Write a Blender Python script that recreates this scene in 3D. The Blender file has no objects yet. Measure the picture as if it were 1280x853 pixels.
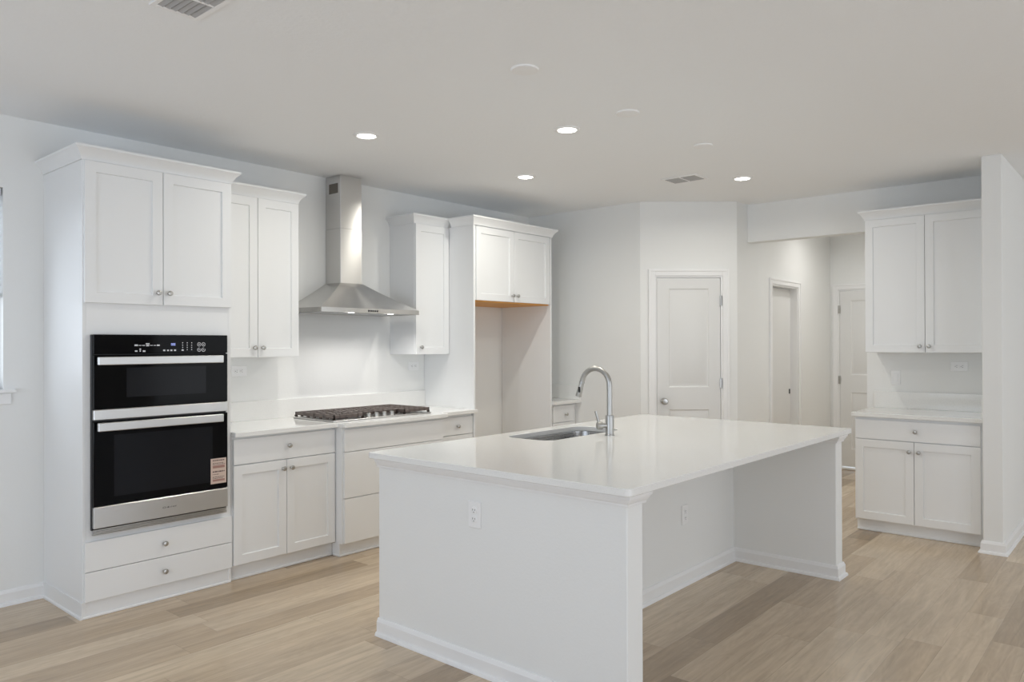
import bpy, bmesh, math, random
from mathutils import Vector, Matrix, Quaternion
random.seed(7)
SC = bpy.context.scene
COL = SC.collection
R = math.radians

# ------------------------------------------------------------------ camera, world, lights, exposure
FPX, YAW, PITCH, ROLL, CAMH = 945.09, R(40.805), R(.237), R(.1686), 1.4475
F0 = Vector((math.cos(YAW), math.sin(YAW), 0)); R0 = Vector((math.sin(YAW), -math.cos(YAW), 0)); U0 = Vector((0, 0, 1))
FW = F0 * math.cos(PITCH) + U0 * math.sin(PITCH); U1 = U0 * math.cos(PITCH) - F0 * math.sin(PITCH)
RT = R0 * math.cos(ROLL) - U1 * math.sin(ROLL); UP = R0 * math.sin(ROLL) + U1 * math.cos(ROLL)
cam = bpy.data.cameras.new('camera'); cam_o = bpy.data.objects.new('camera', cam); COL.objects.link(cam_o)
cam.sensor_width = 36; cam.lens = FPX / 1280 * 36; cam.clip_start = .05
m = Matrix((RT, UP, -FW)).transposed().to_4x4(); m.translation = (0, 0, CAMH); cam_o.matrix_world = m
SC.camera = cam_o

SC.view_settings.view_transform = 'Standard'; SC.view_settings.look = 'None'
SC.view_settings.gamma = 1; SC.view_settings.use_curve_mapping = False
SC.view_settings.exposure = 0.03
SC.cycles.use_denoising = True
SC.cycles.max_bounces = 10; SC.cycles.diffuse_bounces = 7; SC.cycles.glossy_bounces = 5
SC.cycles.caustics_reflective = False; SC.cycles.caustics_refractive = False
SC.cycles.sample_clamp_indirect = 6

W = bpy.data.worlds.new('sky'); SC.world = W; W.use_nodes = True
W.node_tree.nodes['Background'].inputs[0].default_value = (.86, .93, 1, 1)
W.node_tree.nodes['Background'].inputs[1].default_value = 1.40

def area(name, loc, direction, sx, sy, watts, color, spread=180):
    l = bpy.data.lights.new(name, 'AREA'); l.shape = 'RECTANGLE'; l.size = sx; l.size_y = sy
    l.energy = watts; l.color = color; l.spread = R(spread)
    o = bpy.data.objects.new(name, l); COL.objects.link(o); o.location = loc
    o.rotation_euler = Vector(direction).to_track_quat('-Z', 'Y').to_euler()
    return o
# daylight at the rear and left windows, plus two added fill lamps
area('daylight_rear', (-2.72, 1.6, 1.45), (1, 0, 0), 3.6, 2.1, 44, (.69, .81, 1))
area('added_fill_front', (1.6, -3.32, 1.3), (0, 1, 0), 4.2, 2.3, 43, (.83, .89, 1))  # added neutral fill for the cabinet fronts, set outside a front wall opening
area('added_fill_side', (7.0, -3.32, 1.3), (0, 1, 0), 3.4, 2.3, 12, (1, .99, .95))  # second added fill lamp, balances the right half of the room
area('daylight_left', (.87, 5.16, 1.76), (0.15, -1, -.12), .9, 1.1, 8, (.80, .89, 1))

# ------------------------------------------------------------------ materials
def mat(name, col, rough=.5, metal=0, spec=.5, coat=0, emit=None, bump=None, aniso=0):
    m = bpy.data.materials.new(name); m.use_nodes = True
    b = m.node_tree.nodes['Principled BSDF']
    b.inputs['Base Color'].default_value = (*col, 1); b.inputs['Roughness'].default_value = rough
    b.inputs['Metallic'].default_value = metal; b.inputs['Specular IOR Level'].default_value = spec
    b.inputs['Coat Weight'].default_value = coat
    b.inputs['Anisotropic'].default_value = aniso
    if emit:
        b.inputs['Emission Color'].default_value = (*emit[0], 1); b.inputs['Emission Strength'].default_value = emit[1]
    if bump:
        nt = m.node_tree; tc = nt.nodes.new('ShaderNodeTexCoord'); n = nt.nodes.new('ShaderNodeTexNoise')
        mp = nt.nodes.new('ShaderNodeMapping'); nt.links.new(tc.outputs['Object'], mp.inputs[0])
        mp.inputs['Scale'].default_value = bump[2] if len(bump) > 2 else (1, 1, 1)
        n.inputs['Scale'].default_value = bump[0]; n.inputs['Detail'].default_value = 4
        nt.links.new(mp.outputs[0], n.inputs['Vector'])
        bp = nt.nodes.new('ShaderNodeBump'); bp.inputs['Strength'].default_value = bump[1]; bp.inputs['Distance'].default_value = .002
        nt.links.new(n.outputs['Fac'], bp.inputs['Height']); nt.links.new(bp.outputs[0], b.inputs['Normal'])
    return m
M = {}
M['wall'] = mat('wall_paint', (.815, .82, .81), .75, spec=.25, bump=(90, .25))
M['ceil'] = mat('ceiling_texture', (.885, .90, .915), .9, spec=.15, bump=(55, .55))
M['trim'] = mat('trim_paint', (.84, .84, .84), .4)
M['cab'] = mat('cabinet_paint', (.815, .825, .83), .38, spec=.45, bump=(40, .03))
M['cabin'] = mat('cabinet_shadow_gap', (.60, .60, .60), .6)
M['door'] = mat('door_paint', (.74, .74, .73), .42)
M['steel_knob'] = mat('satin_nickel', (.50, .49, .47), .28, 1)
M['chrome'] = mat('brushed_faucet_nickel', (.46, .455, .44), .36, 1)
M['black'] = mat('black_glass', (.003, .003, .0035), .06, spec=.10)
M['window_glass'] = mat('oven_window_glass', (.009, .0095, .012), .15, spec=.16)
M['blackp'] = mat('black_plastic', (.012, .012, .012), .35)
M['mark'] = mat('panel_print', (.62, .62, .64), .5, emit=((.75, .75, .8), .10))
M['display'] = mat('lit_display', (.2, .25, .5), .4, emit=((.45, .52, 1), .9))
M['iron'] = mat('cast_iron', (.105, .082, .073), .45, spec=.5, bump=(120, .2))
M['brown'] = mat('burner_cap', (.05, .035, .03), .45)
M['outlet'] = mat('white_plastic', (.86, .86, .86), .35)
M['slot'] = mat('outlet_slot', (.10, .10, .10), .6)
M['ventshade'] = mat('vent_painted_shade', (.03, .03, .035), .7)
M['ventslat'] = mat('vent_slat', (.42, .42, .425), .5)
M['hoodvent'] = mat('hood_vent_grille', (.16, .145, .125), .5, .5)
M['lens'] = mat('lit_lens', (.9, .9, .9), .5, emit=((1, .97, .92), 9))
M['led'] = mat('hood_lamp_lens', (.9, .9, .9), .4, emit=((1, .96, .9), 7))
M['blind'] = mat('blind_slat', (.85, .86, .88), .5); M['blind'].node_tree.nodes['Principled BSDF'].inputs['Transmission Weight'].default_value = .25
M['vinyl'] = mat('window_vinyl', (.85, .86, .87), .4)
M['sticker'] = mat('energy_sticker', (.62, .49, .42), .6)
M['ink'] = mat('sticker_ink', (.10, .06, .055), .6)
M['ink2'] = mat('sticker_red_ink', (.36, .20, .17), .6)
M['logo'] = mat('etched_badge', (.17, .17, .17), .5, .4)
M['raw'] = mat('raw_filter_mesh', (.45, .45, .45), .35, 1)

def nodes(m):
    return m.node_tree, m.node_tree.nodes, m.node_tree.links, m.node_tree.nodes['Principled BSDF']

def steel(name, vec, rough, col=.58):
    m = mat(name, (col, col * .99, col * .975), rough, 1)
    nt, N, L, b = nodes(m)
    tc = N.new('ShaderNodeTexCoord'); mp = N.new('ShaderNodeMapping'); mp.inputs['Scale'].default_value = vec
    n = N.new('ShaderNodeTexNoise'); n.inputs['Scale'].default_value = 4; n.inputs['Detail'].default_value = 3
    L.new(tc.outputs['Object'], mp.inputs[0]); L.new(mp.outputs[0], n.inputs['Vector'])
    bp = N.new('ShaderNodeBump'); bp.inputs['Strength'].default_value = .12; bp.inputs['Distance'].default_value = .001
    L.new(n.outputs['Fac'], bp.inputs['Height']); L.new(bp.outputs[0], b.inputs['Normal'])
    mr = N.new('ShaderNodeMapRange'); mr.inputs['To Min'].default_value = rough - .06; mr.inputs['To Max'].default_value = rough + .08
    L.new(n.outputs['Fac'], mr.inputs['Value']); L.new(mr.outputs[0], b.inputs['Roughness'])
    return m
M['steel'] = steel('brushed_stainless', (1.2, 120, 120), .30)
M['hoodsteel'] = mat('hood_stainless', (.66, .65, .635), .26, 1, aniso=.88)
_nt, _N, _L, _b = nodes(M['hoodsteel'])
_tg = _N.new('ShaderNodeTangent'); _tg.direction_type = 'RADIAL'; _tg.axis = 'Z'; _L.new(_tg.outputs[0], _b.inputs['Tangent']); _b.inputs['Anisotropic Rotation'].default_value = .25
M['sinksteel'] = steel('sink_stainless', (2, 60, 60), .26, .40)

def quartz():
    m = mat('white_quartz', (.82, .82, .805), .09, spec=.5)
    nt, N, L, b = nodes(m)
    tc = N.new('ShaderNodeTexCoord'); n = N.new('ShaderNodeTexNoise'); n.inputs['Scale'].default_value = 260; n.inputs['Detail'].default_value = 2
    L.new(tc.outputs['Object'], n.inputs['Vector'])
    cr = N.new('ShaderNodeValToRGB'); cr.color_ramp.elements[0].position = .28; cr.color_ramp.elements[0].color = (.72, .72, .71, 1)
    cr.color_ramp.elements[1].position = .42; cr.color_ramp.elements[1].color = (.82, .82, .805, 1)
    L.new(n.outputs['Fac'], cr.inputs[0]); L.new(cr.outputs[0], b.inputs['Base Color'])
    return m
M['quartz'] = quartz()

def plywood():
    m = mat('raw_maple_underside', (.55, .27, .06), .5)
    nt, N, L, b = nodes(m)
    tc = N.new('ShaderNodeTexCoord'); mp = N.new('ShaderNodeMapping'); mp.inputs['Scale'].default_value = (3, 40, 40)
    n = N.new('ShaderNodeTexNoise'); n.inputs['Scale'].default_value = 2; n.inputs['Detail'].default_value = 4
    L.new(tc.outputs['Object'], mp.inputs[0]); L.new(mp.outputs[0], n.inputs['Vector'])
    cr = N.new('ShaderNodeValToRGB'); cr.color_ramp.elements[0].color = (.62, .27, .045, 1); cr.color_ramp.elements[1].color = (.85, .43, .10, 1)
    L.new(n.outputs['Fac'], cr.inputs[0]); L.new(cr.outputs[0], b.inputs['Base Color'])
    return m
M['ply'] = plywood()

def floor_mat():
    m = mat('oak_plank_floor', (.5, .4, .3), .22, spec=.62)
    nt, N, L, b = nodes(m)
    def math_(op, a, bb=None, c=None):
        n = N.new('ShaderNodeMath'); n.operation = op
        for i, x in enumerate((a, bb, c)):
            if x is None: continue
            if isinstance(x, (int, float)): n.inputs[i].default_value = x
            else: L.new(x, n.inputs[i])
        return n.outputs[0]
    PW, PL, SEED = .166, 1.25, 240
    tc = N.new('ShaderNodeTexCoord'); sp = N.new('ShaderNodeSeparateXYZ'); L.new(tc.outputs['Object'], sp.inputs[0])
    x, y = sp.outputs[0], sp.outputs[1]
    ry = math_('DIVIDE', math_('ADD', y, .022), PW); row = math_('FLOOR', ry); fy = math_('FRACT', ry)
    wn = N.new('ShaderNodeTexWhiteNoise'); wn.noise_dimensions = '1D'; row = math_('ADD', row, SEED); L.new(row, wn.inputs['W'])
    rx = math_('ADD', math_('DIVIDE', x, PL), math_('MULTIPLY', wn.outputs['Value'], 7.3)); colx = math_('FLOOR', rx); fx = math_('FRACT', rx)
    cb = N.new('ShaderNodeCombineXYZ'); L.new(colx, cb.inputs[0]); L.new(row, cb.inputs[1])
    w2 = N.new('ShaderNodeTexWhiteNoise'); w2.noise_dimensions = '2D'; L.new(cb.outputs[0], w2.inputs['Vector'])
    cr = N.new('ShaderNodeValToRGB'); e = cr.color_ramp.elements
    e[0].position = 0; e[0].color = (.33, .245, .160, 1); e[1].position = 1; e[1].color = (.62, .500, .362, 1)
    k = e.new(.18); k.color = (.46, .352, .240, 1); k = e.new(.55); k.color = (.545, .428, .304, 1)
    L.new(w2.outputs['Value'], cr.inputs[0])
    # grain: noise stretched along the plank, shifted per plank
    vv = N.new('ShaderNodeCombineXYZ')
    L.new(math_('ADD', math_('MULTIPLY', x, 1.6), math_('MULTIPLY', w2.outputs['Value'], 37)), vv.inputs[0])
    L.new(math_('MULTIPLY', y, 22), vv.inputs[1]); L.new(math_('MULTIPLY', w2.outputs['Value'], 11), vv.inputs[2])
    n1 = N.new('ShaderNodeTexNoise'); n1.inputs['Scale'].default_value = 1.5; n1.inputs['Detail'].default_value = 6; n1.inputs['Distortion'].default_value = .9
    L.new(vv.outputs[0], n1.inputs['Vector'])
    mr = N.new('ShaderNodeMapRange'); mr.inputs['From Min'].default_value = .3; mr.inputs['From Max'].default_value = .7
    mr.inputs['To Min'].default_value = .82; mr.inputs['To Max'].default_value = 1.10; L.new(n1.outputs['Fac'], mr.inputs['Value'])
    # cathedral figure: contour bands of a broad noise
    v3 = N.new('ShaderNodeCombineXYZ')
    L.new(math_('ADD', math_('MULTIPLY', x, 1.1), math_('MULTIPLY', w2.outputs['Value'], 53)), v3.inputs[0])
    L.new(math_('MULTIPLY', y, 5.5), v3.inputs[1]); L.new(math_('MULTIPLY', w2.outputs['Value'], 23), v3.inputs[2])
    n2 = N.new('ShaderNodeTexNoise'); n2.inputs['Scale'].default_value = 1.3; n2.inputs['Detail'].default_value = 2
    L.new(v3.outputs[0], n2.inputs['Vector'])
    rings_ = math_('MULTIPLY', math_('PINGPONG', math_('MULTIPLY', n2.outputs['Fac'], 16), .5), .14)
    gap = math_('MAXIMUM', math_('LESS_THAN', fy, .012), math_('LESS_THAN', fx, .0018))
    val = math_('MULTIPLY', math_('ADD', math_('SUBTRACT', mr.outputs[0], .035), rings_), math_('SUBTRACT', 1, math_('MULTIPLY', gap, .28)))
    mx = N.new('ShaderNodeMix'); mx.data_type = 'RGBA'; mx.blend_type = 'MULTIPLY'; mx.inputs['Factor'].default_value = 1
    cc = N.new('ShaderNodeCombineColor')
    for i in range(3): L.new(val, cc.inputs[i])
    L.new(cr.outputs[0], mx.inputs['A']); L.new(cc.outputs[0], mx.inputs['B']); L.new(mx.outputs['Result'], b.inputs['Base Color'])
    bp = N.new('ShaderNodeBump'); bp.inputs['Strength'].default_value = .06; bp.inputs['Distance'].default_value = .002
    L.new(val, bp.inputs['Height']); L.new(bp.outputs[0], b.inputs['Normal'])
    return m
M['floor'] = floor_mat()

def glass():
    m = bpy.data.materials.new('clear_pane'); m.use_nodes = True; nt = m.node_tree; N = nt.nodes; L = nt.links
    N.remove(N['Principled BSDF']); t = N.new('ShaderNodeBsdfTransparent'); g = N.new('ShaderNodeBsdfGlossy'); g.inputs['Roughness'].default_value = .02
    mx = N.new('ShaderNodeMixShader'); mx.inputs[0].default_value = .07
    L.new(t.outputs[0], mx.inputs[1]); L.new(g.outputs[0], mx.inputs[2]); L.new(mx.outputs[0], N['Material Output'].inputs[0])
    return m
M['pane'] = glass()

# ------------------------------------------------------------------ mesh helpers
class MB:
    def __init__(s): s.bm = bmesh.new()
    def _merge(s, b2):
        me = bpy.data.meshes.new('tmp'); b2.to_mesh(me); b2.free(); s.bm.from_mesh(me); bpy.data.meshes.remove(me); return s
    def box(s, x0, x1, y0, y1, z0, z1, bev=0, seg=1):
        b = bmesh.new(); bmesh.ops.create_cube(b, size=1)
        for v in b.verts:
            v.co = Vector(((x0 + x1) / 2 + v.co.x * abs(x1 - x0), (y0 + y1) / 2 + v.co.y * abs(y1 - y0), (z0 + z1) / 2 + v.co.z * abs(z1 - z0)))
        if bev: bmesh.ops.bevel(b, geom=list(b.edges), offset=bev, segments=seg, affect='EDGES', profile=.5)
        return s._merge(b)
    def poly(s, pts, z0, z1, bev=0):
        """extruded polygon in xy; bevels the horizontal rims"""
        b = bmesh.new(); vs = [b.verts.new((p[0], p[1], z0)) for p in pts]; f = b.faces.new(vs)
        r = bmesh.ops.extrude_face_region(b, geom=[f])
        for v in r['geom']:
            if isinstance(v, bmesh.types.BMVert): v.co.z = z1
        bmesh.ops.recalc_face_normals(b, faces=list(b.faces))
        if bev:
            ed = [e for e in b.edges if abs(e.verts[0].co.z - e.verts[1].co.z) < 1e-6]
            bmesh.ops.bevel(b, geom=ed, offset=bev, segments=1, affect='EDGES', profile=.5)
        return s._merge(b)
    def faces(s, verts, faces):
        b = bmesh.new(); vs = [b.verts.new(v) for v in verts]
        for f in faces: b.faces.new([vs[i] for i in f])
        bmesh.ops.recalc_face_normals(b, faces=list(b.faces))
        return s._merge(b)
    def rings(s, rings, cap0=True, cap1=True, closed=True):
        """loft through a list of vertex rings"""
        b = bmesh.new(); rr = [[b.verts.new(p) for p in r] for r in rings]; n = len(rings[0])
        for a, c in zip(rr[:-1], rr[1:]):
            for i in range(n if closed else n - 1):
                j = (i + 1) % n
                b.faces.new((a[i], a[j], c[j], c[i]))
        if cap0: b.faces.new(rr[0])
        if cap1: b.faces.new(rr[-1])
        bmesh.ops.recalc_face_normals(b, faces=list(b.faces))
        return s._merge(b)
    def lathe(s, prof, origin, axis, seg=20):
        """prof: (radius, distance along axis)"""
        ax = Vector(axis).normalized(); q = Vector((0, 0, 1)).rotation_difference(ax)
        rs = []
        for r, h in prof:
            rs.append([Vector(origin) + q @ Vector((max(r, 1e-5) * math.cos(2 * math.pi * i / seg), max(r, 1e-5) * math.sin(2 * math.pi * i / seg), h)) for i in range(seg)])
        return s.rings(rs)
    def cyl(s, p0, p1, r, seg=16):
        p0 = Vector(p0); p1 = Vector(p1); return s.lathe([(r, 0), (r, (p1 - p0).length)], p0, p1 - p0, seg)
    def tube(s, pts, rad, seg=14):
        pts = [Vector(p) for p in pts]; n = len(pts); rr = rad if isinstance(rad, (list, tuple)) else [rad] * n
        rs = []; prev = None
        for i, p in enumerate(pts):
            t = (pts[min(i + 1, n - 1)] - pts[max(i - 1, 0)]).normalized()
            if prev is None:
                a = t.orthogonal().normalized()
            else:
                a = (prev - t * prev.dot(t)).normalized()
            prev = a; b = t.cross(a)
            rs.append([p + (a * math.cos(2 * math.pi * k / seg) + b * math.sin(2 * math.pi * k / seg)) * rr[i] for k in range(seg)])
        return s.rings(rs)
    def sweep(s, path, prof):
        """sweep a profile (out, z) along an open xy path, mitred; 'out' is to the right-hand side of travel"""
        P = [Vector((p[0], p[1])) for p in path]; rs = []
        for i, p in enumerate(P):
            ns = []
            if i > 0: d = (P[i] - P[i - 1]).normalized(); ns.append(Vector((d.y, -d.x)))
            if i < len(P) - 1: d = (P[i + 1] - P[i]).normalized(); ns.append(Vector((d.y, -d.x)))
            if len(ns) == 2:
                mt = (ns[0] + ns[1]); mt = mt / (1 + ns[0].dot(ns[1]))
            else: mt = ns[0]
            rs.append([(p.x + mt.x * o, p.y + mt.y * o, z) for o, z in prof])
        return s.rings(rs)
    def build(s, name, mt, parent=None, smooth=True):
        me = bpy.data.meshes.new(name); s.bm.to_mesh(me); s.bm.free()
        me.materials.append(M[mt] if isinstance(mt, str) else mt)
        if smooth:
            for p in me.polygons: p.use_smooth = True
            me.set_sharp_from_angle(angle=R(28))
        o = bpy.data.objects.new(name, me); COL.objects.link(o)
        if parent: o.parent = parent
        return o

def tag(o, label=None, cat=None, group=None, kind=None):
    if label: o['label'] = label
    if cat: o['category'] = cat
    if group: o['group'] = group
    if kind: o['kind'] = kind
    return o
def thing(name, label, cat, loc=(0, 0, 0), rz=0, group=None):
    o = bpy.data.objects.new(name, None); COL.objects.link(o); o.location = loc; o.rotation_euler = (0, 0, rz); o.empty_display_size = .1
    return tag(o, label, cat, group)
def struct(o, label=None, cat=None): return tag(o, label, cat, kind='structure')
def copy_thing(o, loc, rz, label):
    c = o.copy(); COL.objects.link(c); c.location = loc; c.rotation_euler = (0, 0, rz); c['label'] = label
    for ch in list(o.children):
        d = ch.copy(); COL.objects.link(d); d.parent = c
        for g in list(ch.children):
            e = g.copy(); COL.objects.link(e); e.parent = d
    return c

# ------------------------------------------------------------------ room dimensions
YW, XB, XR, ZC = 4.894, 5.94, 6.757, 2.735          # cabinet wall, wall behind the corner counter, wall with the hall opening, ceiling
P0, P1 = Vector((5.94, 3.592)), Vector((6.524, 2.933))   # angled pantry wall
YH, XH = 2.933, 9.05                                 # hall side wall, hall end wall
XN, YS = -2.6, -3.2                                  # walls behind the camera
YP0, YP1, XP = .834, .955, 6.07                      # wing wall that ends the room on the right
T = .12

struct(MB().box(XN - .3, 10.4, YS - .3, 6.2, -.06, 0).build('floor', 'floor'), 'light oak plank floor running through kitchen and hall', 'floor')
struct(MB().box(XN - .3, 10.4, YS - .3, 6.2, ZC, ZC + .1).build('ceiling', 'ceil'), 'white lightly textured ceiling with recessed lights', 'ceiling')
# wall behind the long cabinet run, with a window opening at its left end
WX0, WX1, WZ0, WZ1 = .43, 1.335, 1.205, 2.33
w = MB().box(XN, WX0, YW, YW + T, 0, ZC).box(WX1, XB + T, YW, YW + T, 0, ZC).box(WX0, WX1, YW, YW + T, 0, WZ0).box(WX0, WX1, YW, YW + T, WZ1, ZC)
struct(w.build('wall_left', 'wall'), 'long white wall behind the oven, hood and refrigerator cabinets', 'wall')
struct(MB().poly([(XB, P0.y), (XB + T, P0.y + .05), (XB + T, YW), (XB, YW)], 0, ZC).build('wall_back', 'wall'), 'plain white wall between refrigerator cabinet and pantry door', 'wall')
# angled wall with the pantry door: local x runs from P0 to P1, local -y faces the room
D = (P1 - P0); DL = D.length; DA = math.atan2(D.y, D.x)
def at_diag(o): o.location = (P0.x, P0.y, 0); o.rotation_euler = (0, 0, DA); return o
DO0, DO1, DZ = .133, .746, 2.062
w = MB().box(0, DO0, 0, T, 0, ZC).box(DO1, DL, 0, T, 0, ZC).box(DO0, DO1, 0, T, DZ, ZC)
struct(at_diag(w.build('wall_pantry', 'wall')), 'angled white wall holding the pantry door', 'wall')
# hall side wall with a door opening
HX0, HX1, HZ = 7.315, 8.02, 2.035
w = MB().box(P1.x, HX0, YH, YH + T, 0, ZC).box(HX1, XH + T, YH, YH + T, 0, ZC).box(HX0, HX1, YH, YH + T, HZ, ZC)
struct(w.build('wall_hall', 'wall'), 'white hall side wall with a cased door', 'wall')
# hall end wall with a door opening
EY0, EY1, EZ = 2.02, 2.848, 2.062
w = MB().box(XH, XH + T, EY1, YH, 0, ZC).box(XH, XH + T, .9, EY0, 0, ZC).box(XH, XH + T, EY0, EY1, EZ, ZC)
struct(w.build('wall_end', 'wall'), 'white wall at the far end of the hall', 'wall')
# wall with the hall opening and the header over it
YO0, YO1, ZO = 1.895, YH, 2.387
w = MB().box(XR, XR + T, YP1, YO0, 0, ZC).box(XR, XR + T, YO0, YO1, ZO, ZC)
struct(w.build('wall_right', 'wall'), 'white wall with the hall opening, behind the small cabinet station', 'wall')
w = MB().box(XP, 10.2, YP0, YP1, 0, ZC, .004)
struct(w.build('wall_wing', 'wall'), 'white wing wall ending beside the small cabinet station', 'wall')
# walls behind the camera, with a window and the openings for the added fill
w = MB().box(XN - T, XN, YS, -.3, 0, ZC).box(XN - T, XN, 3.5, YW + T, 0, ZC).box(XN - T, XN, -.3, 3.5, 0, .35).box(XN - T, XN, -.3, 3.5, 2.5, ZC)
struct(w.build('wall_rear', 'wall'), 'white wall with a wide window behind the camera', 'wall')
w = MB().box(XN, -.6, YS - T, YS, 0, ZC).box(3.8, 5.2, YS - T, YS, 0, ZC).box(8.8, 10.2, YS - T, YS, 0, ZC).box(-.6, 3.8, YS - T, YS, 2.45, ZC).box(5.2, 8.8, YS - T, YS, 2.45, ZC)
struct(w.build('wall_front', 'wall'), 'white wall with wide glazed doors behind the camera', 'wall')
struct(MB().box(10.2, 10.3, YS, YP1, 0, ZC).build('wall_far', 'wall'), 'white wall closing the room beyond the wing wall', 'wall')

# ------------------------------------------------------------------ baseboards and trim
BASE = [(0, 0), (.027, 0), (.0265, .009), (.022, .017), (.0145, .020), (.0145, .068), (.011, .074), (.009, .081), (.005, .086), (0, .086)]
def baseboard(name, path, label): return struct(MB().sweep(path, BASE).build(name, 'trim'), label, 'baseboard')
baseboard('baseboard_left', [(XN, YW), (1.536, YW)], 'white baseboard under the window at left')
baseboard('baseboard_wing', [(XP + .028, YP1), (XP, YP1), (XP, YP0), (10.2, YP0)], 'white baseboard around the end of the wing wall')
baseboard('baseboard_hall', [(P1.x, YH), (HX0 - .07, YH)], 'white baseboard beside the hall opening')
baseboard('baseboard_end', [(HX1 + .07, YH), (XH, YH)], 'white baseboard in the hall corner')
baseboard('baseboard_back', [(XB, 4.25), (XB, P0.y + .02)], 'white baseboard on the wall before the pantry door')

def casing(name, x0, x1, ztop, w_, label, xf):
    """door casing: two legs and a head with a stepped face, local coords, wall face at y=0"""
    m_ = MB()
    for (a, b_, c, d) in ((x0 - w_, x0, 0, ztop + w_), (x1, x1 + w_, 0, ztop + w_), (x0, x1, ztop, ztop + w_)):
        m_.box(a, b_, -.012, 0, c, d, .002)
    m_.box(x0 - w_, x0 - w_ + .02, -.018, -.012, 0, ztop + w_, .002).box(x1 + w_ - .02, x1 + w_, -.018, -.012, 0, ztop + w_, .002)
    m_.box(x0 - w_ + .02, x1 + w_ - .02, -.018, -.012, ztop + w_ - .02, ztop + w_, .002)
    m_.box(x0, x0 + .014, 0, T, 0, ztop).box(x1 - .014, x1, 0, T, 0, ztop).box(x0 + .014, x1 - .014, 0, T, ztop - .014, ztop)
    return struct(xf(m_.build(name, 'trim')), label, 'door trim')
def place(loc, rz):
    def f(o): o.location = loc; o.rotation_euler = (0, 0, rz); return o
    return f
def panel_door(name, w_, h_, panels, label, loc, rz):
    """moulded panel door, local x 0..w, front face at y=0 (towards -y)"""
    root = thing(name, label, 'door', loc, rz); root['kind'] = 'structure'
    m_ = MB().box(0, w_, .008, .036, 0, h_)
    if not panels: MB().box(0, w_, 0, .036, 0, h_, .002).build('slab', 'door', root); return root
    x0, x1 = panels[0][0], panels[0][1]
    m_.box(0, x0, 0, .008, 0, h_).box(x1, w_, 0, .008, 0, h_)
    zz = [0]
    for p in sorted(panels, key=lambda q: q[2]): zz += [p[2], p[3]]
    zz.append(h_)
    for i in range(0, len(zz), 2): m_.box(x0, x1, 0, .008, zz[i], zz[i + 1])
    for (a, b_, c, d) in panels:
        r = []
        for ins, y in ((0, .0001), (.010, .0075), (.022, .0075), (.040, .0015)):
            r.append([(a + ins, y, c + ins), (b_ - ins, y, c + ins), (b_ - ins, y, d - ins), (a + ins, y, d - ins)])
        m_.rings(r, cap0=False)
    m_.build('slab', 'door', root)
    return root
def knob_set(root, x, z, mt='steel_knob'):
    MB().lathe([(.030, 0), (.030, .006), (.012, .010), (.010, .028), (.022, .036), (.029, .048), (.029, .058), (.022, .066), (.0, .068)], (x, 0, z), (0, -1, 0), 24).build('door_knob', mt, root)
def hinge(root, x, z):
    m_ = MB().cyl((x, -.012, z - .045), (x, -.012, z + .045), .007, 10)
    m_.box(x - .012, x + .016, -.010, -.004, z - .045, z + .045)
    m_.build('hinge', 'steel_knob', root)

casing('trim_1', DO0, DO1, DZ, .060, 'white casing around the pantry door', at_diag)
dl = P0 + D.normalized() * .147
nrm = Vector((D.y, -D.x)).normalized()
pd = panel_door('door_1', .577, 2.032, [(.108, .474, .20, .838), (.108, .474, 1.04, 1.935)], 'closed white two-panel pantry door with round nickel knob', (dl.x + D.normalized().x * .004 - nrm.x * .010, dl.y + D.normalized().y * .004 - nrm.y * .010, .012), DA)
knob_set(pd, .061, .915)
hinge(pd, .582, 1.825); hinge(pd, .582, 1.075); hinge(pd, .582, .22)
casing('trim_2', HX0, HX1, HZ, .060, 'white casing around the recessed hall door', place((0, YH, 0), 0))
hd = panel_door('door_2', HX1 - HX0 - .032, 2.006, [], 'white hall door set back deep in its casing', (HX0 + .016, YH + .075, .01), 0)
MB().box(.625, .655, -.004, .002, .905, .955, .002).build('flush_pull', 'blackp', hd)
casing('trim_3', -EY1, -EY0, EZ, .060, 'white casing around the door at the hall end', place((XH, 0, 0), R(-90)))
ed = panel_door('door_3', EY1 - EY0 - .032, 2.01, [(.12, .676, .2, .85), (.12, .676, 1.05, 1.90)], 'white panel door closing the far end of the hall', (XH + .006, EY1 - .016, .035), R(-90))
hinge(ed, -.006, 1.80); hinge(ed, -.006, .99); hinge(ed, -.006, .2)
struct(MB().box(XH - .01, XH + .1, EY0, EY1, 0, .022, .004).build('trim_4', 'trim'), 'white threshold under the far hall door', 'threshold')

# ------------------------------------------------------------------ window with sill, and its blind
wr = thing('window_1', 'white single-hung window at the left edge', 'window', (0, YW, 0)); wr['kind'] = 'structure'
m_ = MB()
for (a, b_, c, d) in ((WX0, WX0 + .045, WZ0, WZ1), (WX1 - .045, WX1, WZ0, WZ1), (WX0 + .045, WX1 - .045, WZ0, WZ0 + .05), (WX0 + .045, WX1 - .045, WZ1 - .05, WZ1), (WX0 + .045, WX1 - .045, 1.75, 1.79)):
    m_.box(a, b_, .075, .118, c, d, .003)
m_.build('window_frame', 'vinyl', wr)
MB().box(WX0 + .045, WX1 - .045, .095, .099, WZ0 + .05, WZ1 - .05).build('pane', 'pane', wr)
MB().box(WX0 - .05, WX1 + .055, -.035, .075, WZ0 - .022, WZ0, .005).box(WX0 - .03, WX1 + .035, -.014, 0, WZ0 - .085, WZ0 - .022, .003).build('window_sill', 'trim', wr)
bl = thing('window_blind', 'white slatted blind half lowered in the window at left edge', 'blind', (0, YW, 0))
MB().box(WX0 + .008, WX1 - .006, .012, .056, WZ1 - .045, WZ1 - .002, .004).build('head_rail', 'blind', bl)
m_ = MB()
z = WZ1 - .065
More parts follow.
